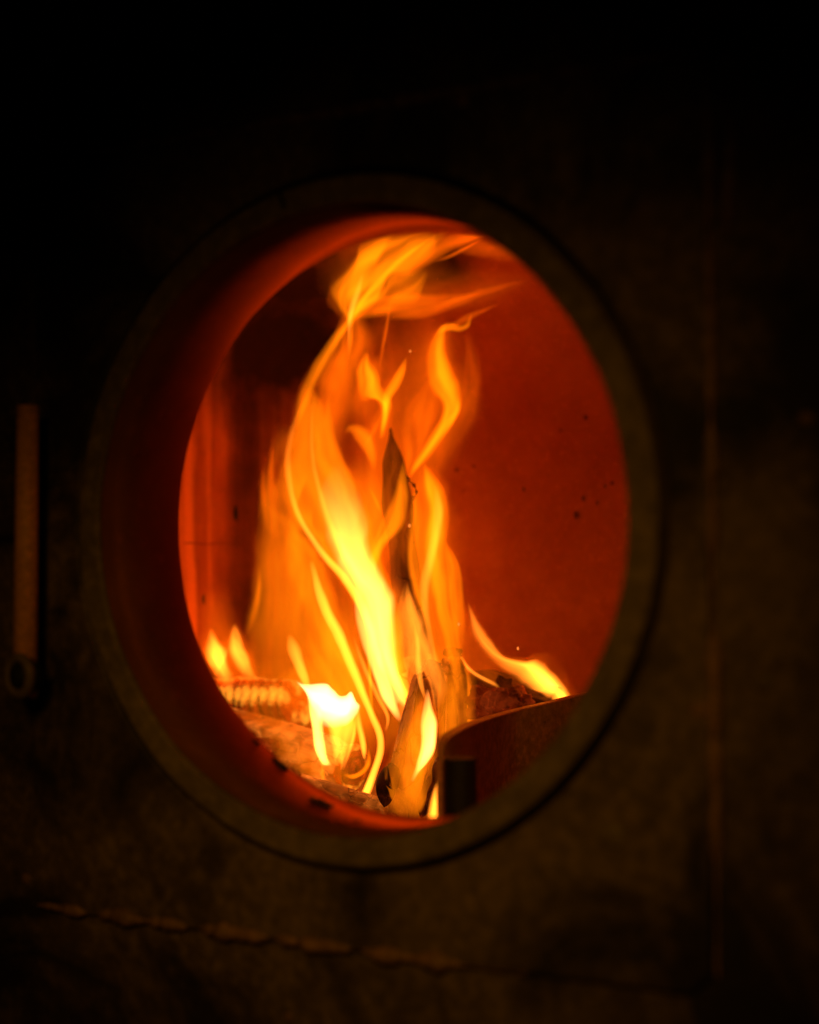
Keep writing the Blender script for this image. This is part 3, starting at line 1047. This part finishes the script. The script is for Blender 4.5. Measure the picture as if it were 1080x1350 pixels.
# D the right hand S wisp
Df = flame('twisted ribbon of flame right of the black log tip with a hooked top', 540, 625, .39)
tongue(Df, 'tongue', [(588, 424, 592, 424, 0), (574, 438, 588, 440, .8), (564, 460, 588, 463, 1.15), (560, 487, 598, 487, 1.3), (568, 513, 608, 512, 1.35), (582, 532, 610, 533, 1.4), (579, 551, 602, 552, 1.3), (566, 572, 588, 574, 1.1), (554, 594, 570, 598, .95), (544, 614, 552, 618, .8), (539, 628, 542, 630, 0)], .39, M_flame, [1, 1.1, 1, .9, 1.], .75, seed=6.3, streak=.35, bend=.02, gain=.8, halo=.2)
stroke(Df, 'lick', [(622, 412, 1, 0), (617, 428, 4, .5), (606, 433, 5, .6), (594, 431, 6, .7), (583, 434, 5, .6), (576, 442, 2, 0)], .39, M_flame, soft=.8)
stroke(Df, 'lick', [(664, 398, 1, 0), (640, 408, 4, .18), (618, 418, 6, .3), (600, 428, 5, .3), (586, 434, 2, 0)], .392, M_cool)
stroke(Df, 'bright_edge', [(604, 520, 1, 0), (603, 540, 5, .6), (588, 562, 6, .6), (570, 586, 5, .5), (553, 610, 3, .4), (545, 622, 1, 0)], .385, M_flame)
tongue(Df, 'veil', [(600, 440, 625, 436, 0), (602, 470, 634, 470, .16), (600, 510, 638, 520, .2), (585, 555, 630, 560, .2), (565, 590, 605, 600, .16), (548, 630, 575, 640, 0)], .42, M_cool, None, 1.5, streak=.8, seed=18)
tongue(Df, 'veil', [(565, 500, 572, 497, 0), (545, 520, 580, 520, .35), (528, 548, 580, 550, .5), (526, 580, 566, 580, .45), (530, 610, 552, 612, .3), (536, 632, 542, 632, 0)], .40, M_cool, [1, .8, .6, .8, 1], 1.5, streak=.8, seed=19)

# E curl left of the tip and flame that wraps the log
Ef = flame('orange flame wrapping the tall log just below its black tip', 505, 720, .33)
stroke(Ef, 'curl', [(454, 572, 1, 0), (461, 565, 6, .35), (474, 570, 12, .7), (484, 586, 11, .75), (491, 604, 7, .5), (494, 622, 2, 0)], .345, M_flame, soft=.9)
tongue(Ef, 'tongue', [(531, 606, 533, 606, 0), (524, 630, 538, 636, .6), (519, 652, 539, 658, .9), (510, 672, 535, 684, 1.), (500, 695, 526, 703, 1.), (492, 715, 510, 718, 1.), (486, 738, 500, 738, .8), (484, 760, 494, 760, 0)], .34, M_flame, [.8, .9, 1, 1.1, 1.], .7, seed=21)
stroke(Ef, 'bright_edge', [(487, 642, 1, 0), (493, 655, 3, .5), (499, 668, 3, .5), (504, 680, 1, 0)], .335, M_cool)
tongue(Ef, 'veil', [(466, 600, 492, 600, 0), (462, 630, 505, 640, .25), (470, 660, 510, 670, .5), (480, 700, 505, 705, .6), (488, 740, 506, 745, .6), (500, 775, 515, 778, 0)], .35, M_flame, None, .8, seed=22)

tongue(Ef, 'veil', [(495, 545, 530, 540, 0), (484, 580, 540, 580, .10), (478, 620, 545, 620, .16), (482, 660, 545, 665, .2), (490, 710, 545, 710, .16), (500, 760, 545, 760, 0)], .325, M_cool, None, 1., streak=.8, seed=23, rag=.2)

# F tongues right of the log
Ff = flame('pair of upright flames right of the tall log, in front of the red back wall', 585, 900, .35)
tongue(Ff, 'tongue', [(557, 611, 561, 611, 0), (549, 640, 579, 634, .9), (545, 666, 592, 655, 1.1), (542, 695, 595, 680, 1.25), (540, 728, 590, 716, 1.3), (542, 760, 592, 745, 1.2), (552, 795, 600, 790, 1.05), (564, 830, 606, 830, .9), (574, 868, 614, 868, .8), (582, 905, 624, 905, .8), (588, 945, 628, 945, .6), (592, 975, 622, 975, 0)], .345, M_flame, [1., .55, 1.25, 1.05, .8], .75, streak=.6, seed=8.4, bend=.02, gain=.85, halo=.22)
stroke(Ff, 'bright_edge', [(574, 640, 2, 0), (578, 668, 7, .7), (576, 696, 8, 1.0), (570, 726, 8, 1.0), (562, 760, 8, .9), (560, 790, 7, .8), (564, 825, 5, .6), (572, 858, 3, .4), (580, 890, 1, 0)], .338, M_hot)
stroke(Ff, 'bright_edge', [(547, 640, 1, 0), (546, 668, 5, .5), (543, 700, 5, .4), (541, 735, 5, .35), (548, 775, 6, .4), (560, 815, 6, .4), (570, 850, 5, .3), (580, 890, 3, .2), (586, 915, 1, 0)], .335, M_flame)
tongue(Ff, 'tongue', [(587, 712, 590, 714, 0), (587, 730, 601, 734, .7), (588, 752, 609, 757, .9), (591, 785, 612, 790, .8), (594, 815, 614, 818, .55), (600, 842, 615, 846, .35), (606, 862, 613, 862, 0)], .352, M_flame, [1.6, 1., .7, .7], .7, seed=9.9)
tongue(Ff, 'tongue', [(534, 768, 538, 768, 0), (526, 792, 548, 796, .8), (523, 825, 562, 828, 1.0), (525, 860, 580, 862, 1.0), (536, 890, 590, 890, .9), (548, 915, 590, 915, .5), (556, 940, 580, 940, 0)], .285, M_hot, [1, .7, 1.2, .9], .8, seed=11.5, streak=.5)
stroke(Ff, 'streamer', [(546, 820, 1, 0), (550, 848, 4, .9), (552, 880, 5, 1.2), (556, 905, 4, 1.1), (562, 925, 2, 0)], .262, M_hot)

# G teardrop on the face of the log
Gf = flame('bright teardrop flame on the lower face of the tall split log', 548, 1018, .235)
tongue(Gf, 'tongue', [(562, 908, 565, 908, 0), (558, 930, 571, 932, 2.2), (555, 950, 578, 952, 4.5), (556, 970, 577, 974, 6.), (554, 988, 572, 992, 6.), (550, 1003, 564, 1006, 4), (546, 1016, 553, 1019, 1.2), (540, 1030, 545, 1032, 0)], .232, M_heart, [.8, .8, 1.1, 1.4, 1.2], .7, streak=.2, seed=31, halo=.3)
tongue(Gf, 'veil', [(540, 900, 552, 900, 0), (530, 945, 580, 940, .4), (515, 985, 582, 985, .75), (505, 1015, 582, 1015, .8), (498, 1045, 582, 1045, .75), (505, 1080, 585, 1082, 0)], .226, M_flame, None, .8, streak=.7, seed=32)

# H small flame at the foot by the post
Hf = flame('small yellow flame at the foot of the guard post', 578, 1080, .2)
tongue(Hf, 'tongue', [(580, 1000, 583, 1000, 0), (577, 1025, 586, 1025, 1.2), (571, 1045, 588, 1046, 3.), (566, 1060, 590, 1062, 4.6), (562, 1076, 592, 1078, 4.6), (560, 1096, 592, 1096, 0)], .19, M_hot, None, .8, streak=.25, seed=33)

# I the white hot crown
If = flame('short white-hot flame with a ragged crown in front of the left logs', 440, 1010, .27)
tongue(If, 'crown', [(390, 898, 393, 902, 0), (399, 901, 403, 914, 5), (413, 901, 412, 938, 10), (426, 902, 424, 956, 12), (438, 908, 436, 960, 12), (449, 916, 447, 958, 11), (457, 916, 456, 956, 11), (464, 911, 465, 950, 9), (470, 924, 471, 942, 5), (475, 929, 475, 934, 0)], .262, M_white, [1.2, 1.1, .9, .5, .2], .5, gain=.42, streak=.15, seed=41, bend=.006)
tongue(If, 'tongue', [(404, 918, 416, 922, 0), (408, 940, 424, 942, 5), (411, 965, 427, 965, 5), (414, 985, 430, 984, 6.5), (420, 1000, 433, 1000, 7), (426, 1010, 438, 1009, 0)], .265, M_heart, [1.3, 1, .7], .6, streak=.2, seed=42)
tongue(If, 'tongue', [(424, 930, 468, 930, 0), (430, 948, 469, 946, 3.6), (434, 968, 468, 966, 3.0), (437, 988, 464, 986, 2.0), (441, 1005, 459, 1003, 1.2), (446, 1016, 454, 1016, 0)], .268, M_hot, [1.1, 1.2, .8, .7, 1.2], .6, streak=.3, seed=43)
stroke(If, 'finger', [(471, 925, 2, 0), (472, 950, 5, 1.6), (477, 972, 5, 2.6), (480, 990, 4, 2.6), (480, 1002, 1, 0)], .264, M_hot)
stroke(If, 'bright_edge', [(469, 940, 1, 0), (467, 968, 3, 1.5), (461, 990, 2.5, 1.0), (456, 1004, 1, 0)], .26, M_hot)
stroke(If, 'streamer', [(424, 1002, 2, 0), (425, 1020, 4, .7), (427, 1040, 2, 0)], .26, M_flame)
stroke(If, 'tongue', [(381, 836, 3, 0), (387, 856, 9, 1.3), (395, 878, 8, 1.9), (403, 898, 6, 1.8), (409, 914, 2, 0)], .27, M_hot, soft=.8)
stroke(If, 'curl', [(486, 985, 1, 0), (486, 1005, 4, .9), (478, 1018, 4, 1.0), (465, 1024, 4, 1.0), (453, 1021, 2, 0)], .262, M_flame)

tongue(If, 'veil', [(330, 870, 470, 860, 0), (310, 900, 490, 895, .35), (318, 935, 500, 930, .45), (340, 970, 505, 965, .45), (370, 1005, 500, 1005, .4), (400, 1040, 500, 1040, .3), (430, 1068, 490, 1066, 0)], .258, M_flame, [.9, .8, 1, .7, 1.], .9, streak=.9, seed=44, rag=.15, bend=.02)

# J two small flames on the segmented log
Jf = flame('pair of small flames on the segmented log beside the left wall', 305, 892, .345)
tongue(Jf, 'tongue', [(276, 828, 280, 828, 0), (272, 842, 287, 841, .9), (268, 857, 298, 855, 3.2), (271, 872, 302, 870, 3.8), (278, 884, 306, 882, 2.2), (286, 896, 311, 893, .8), (292, 906, 316, 902, 0)], .34, M_hot, None, .9, streak=.5, seed=51, rag=.2, halo=.3)
tongue(Jf, 'tongue', [(308, 822, 311, 822, 0), (303, 840, 319, 839, 1.6), (302, 855, 326, 854, 3.2), (307, 870, 331, 869, 2.4), (316, 886, 335, 884, 1.1), (326, 898, 342, 896, 0)], .347, M_hot, [.8, .8, 1., 1.4], .9, streak=.4, seed=52, rag=.2, halo=.3)
tongue(Jf, 'veil', [(262, 780, 300, 770, 0), (256, 830, 318, 825, .25), (262, 870, 335, 870, .45), (280, 905, 350, 905, 0)], .352, M_cool, None, .8, streak=.6, seed=53)
stroke(Jf, 'streamer', [(284, 892, 1, 0), (290, 878, 3, .8), (297, 864, 3, 1), (300, 852, 1, 0)], .338, M_hot)

# K the broad orange veil of burning gas behind
Kf = flame('broad dull orange sheet of burning gas behind the left logs', 390, 930, .41)
tongue(Kf, 'tongue', [(346, 630, 384, 630, 0), (343, 660, 392, 668, .35), (340, 695, 412, 708, .65), (333, 735, 432, 750, .75), (326, 780, 448, 790, .7), (320, 820, 462, 830, .6), (322, 860, 475, 870, .5), (335, 905, 485, 915, .45), (350, 950, 480, 955, .3), (360, 985, 465, 985, 0)], .40, M_flame, [.8, 1., .75, 1, .9, 1.], .6, streak=.5, seed=61, bend=.03)
stroke(Kf, 'lick', [(360, 572, 1, 0), (358, 600, 3, .3), (357, 630, 6, .45), (360, 660, 8, .35), (362, 700, 4, 0)], .395, M_cool)
stroke(Kf, 'lick', [(347, 610, 1, 0), (347, 635, 4, .3), (349, 660, 6, .4), (352, 700, 3, 0)], .397, M_cool)
stroke(Kf, 'lick', [(342, 745, 1, 0), (341, 775, 4, .5), (335, 810, 6, .35), (325, 840, 2, 0)], .385, M_flame)
tongue(Kf, 'veil', [(395, 740, 420, 735, 0), (388, 780, 440, 780, .5), (384, 820, 455, 825, .7), (390, 860, 475, 868, .8), (400, 900, 490, 905, .7), (420, 950, 500, 955, .5), (440, 1000, 500, 1005, 0)], .36, M_flame, None, .7, streak=.7, seed=63)

# L the flame on the charred log at the right
Lf = flame('low flame sweeping up along the charred log above the steel guard', 735, 920, .37)
tongue(Lf, 'tongue', [(616, 794, 618, 794, 0), (618, 815, 632, 820, .7), (623, 840, 648, 844, 1.0), (637, 862, 664, 864, 1.2), (655, 880, 690, 870, 1.8), (674, 893, 712, 870, 2.6), (690, 905, 730, 886, 3.4), (704, 918, 744, 906, 3.8), (714, 932, 754, 922, 3.2), (722, 946, 764, 938, 0)], .372, M_hot, [.35, .6, .9, 1.4, 1.1], .9, streak=.4, seed=71, halo=.2)
stroke(Lf, 'bright_edge', [(680, 872, 1, 0), (700, 882, 6, .9), (717, 896, 8, 1.6), (733, 910, 8, 2.4), (745, 921, 5, 2), (750, 928, 1, 0)], .366, M_hot)
stroke(Lf, 'ribbon', [(606, 862, 1, 0), (613, 876, 3.5, 1.3), (625, 887, 3, 1.2), (640, 896, 3, 1.2), (652, 902, 3, .8), (660, 908, 1, 0)], .36, M_hot)
tongue(Lf, 'veil', [(600, 790, 610, 790, 0), (604, 830, 626, 830, .14), (606, 865, 640, 868, .2), (620, 890, 670, 895, .2), (650, 912, 700, 918, 0)], .385, M_cool, None, .8, seed=73)

# M the cooler haze of fire over the logs
Mf = flame('faint orange flame glow over the standing log slab', 600, 960, .3)
tongue(Mf, 'veil', [(560, 850, 600, 850, 0), (560, 890, 626, 890, .5), (564, 930, 632, 930, .65), (572, 965, 628, 965, .5), (580, 985, 605, 985, 0)], .29, M_flame, None, .7, streak=.6, seed=81)

# sparks
for i, (px, py, Y, r, lab) in enumerate(((683, 855, .36, .0009, 'tiny glowing spark above the right flame, against the back wall'), (605, 823, .34, .0009, 'tiny glowing spark between the upright flames and the right flame'),
                                         (541, 463, .36, .0008, 'tiny glowing spark beside the forked wisp'), (540, 693, .33, .0011, 'tiny glowing spark on the bark shred of the tall log'))):
    if i == 0:
        t = NT('spark_glow')
        e = t.n('ShaderNodeEmission')
        e.inputs['Color'].default_value = (1, .22, .03, 1)
        e.inputs['Strength'].default_value = 1.4
        t.l(e.outputs[0], t.out.inputs['Surface'])
        M_spark = t.m
    o = link('spark', lump(Vector((0, 0, 0)), r, i, 1, 1, 1.6, .4, 2), M_spark)
    o.location = at(px, py, Y)
    tag(o, lab, 'spark', 'sparks in the firebox')
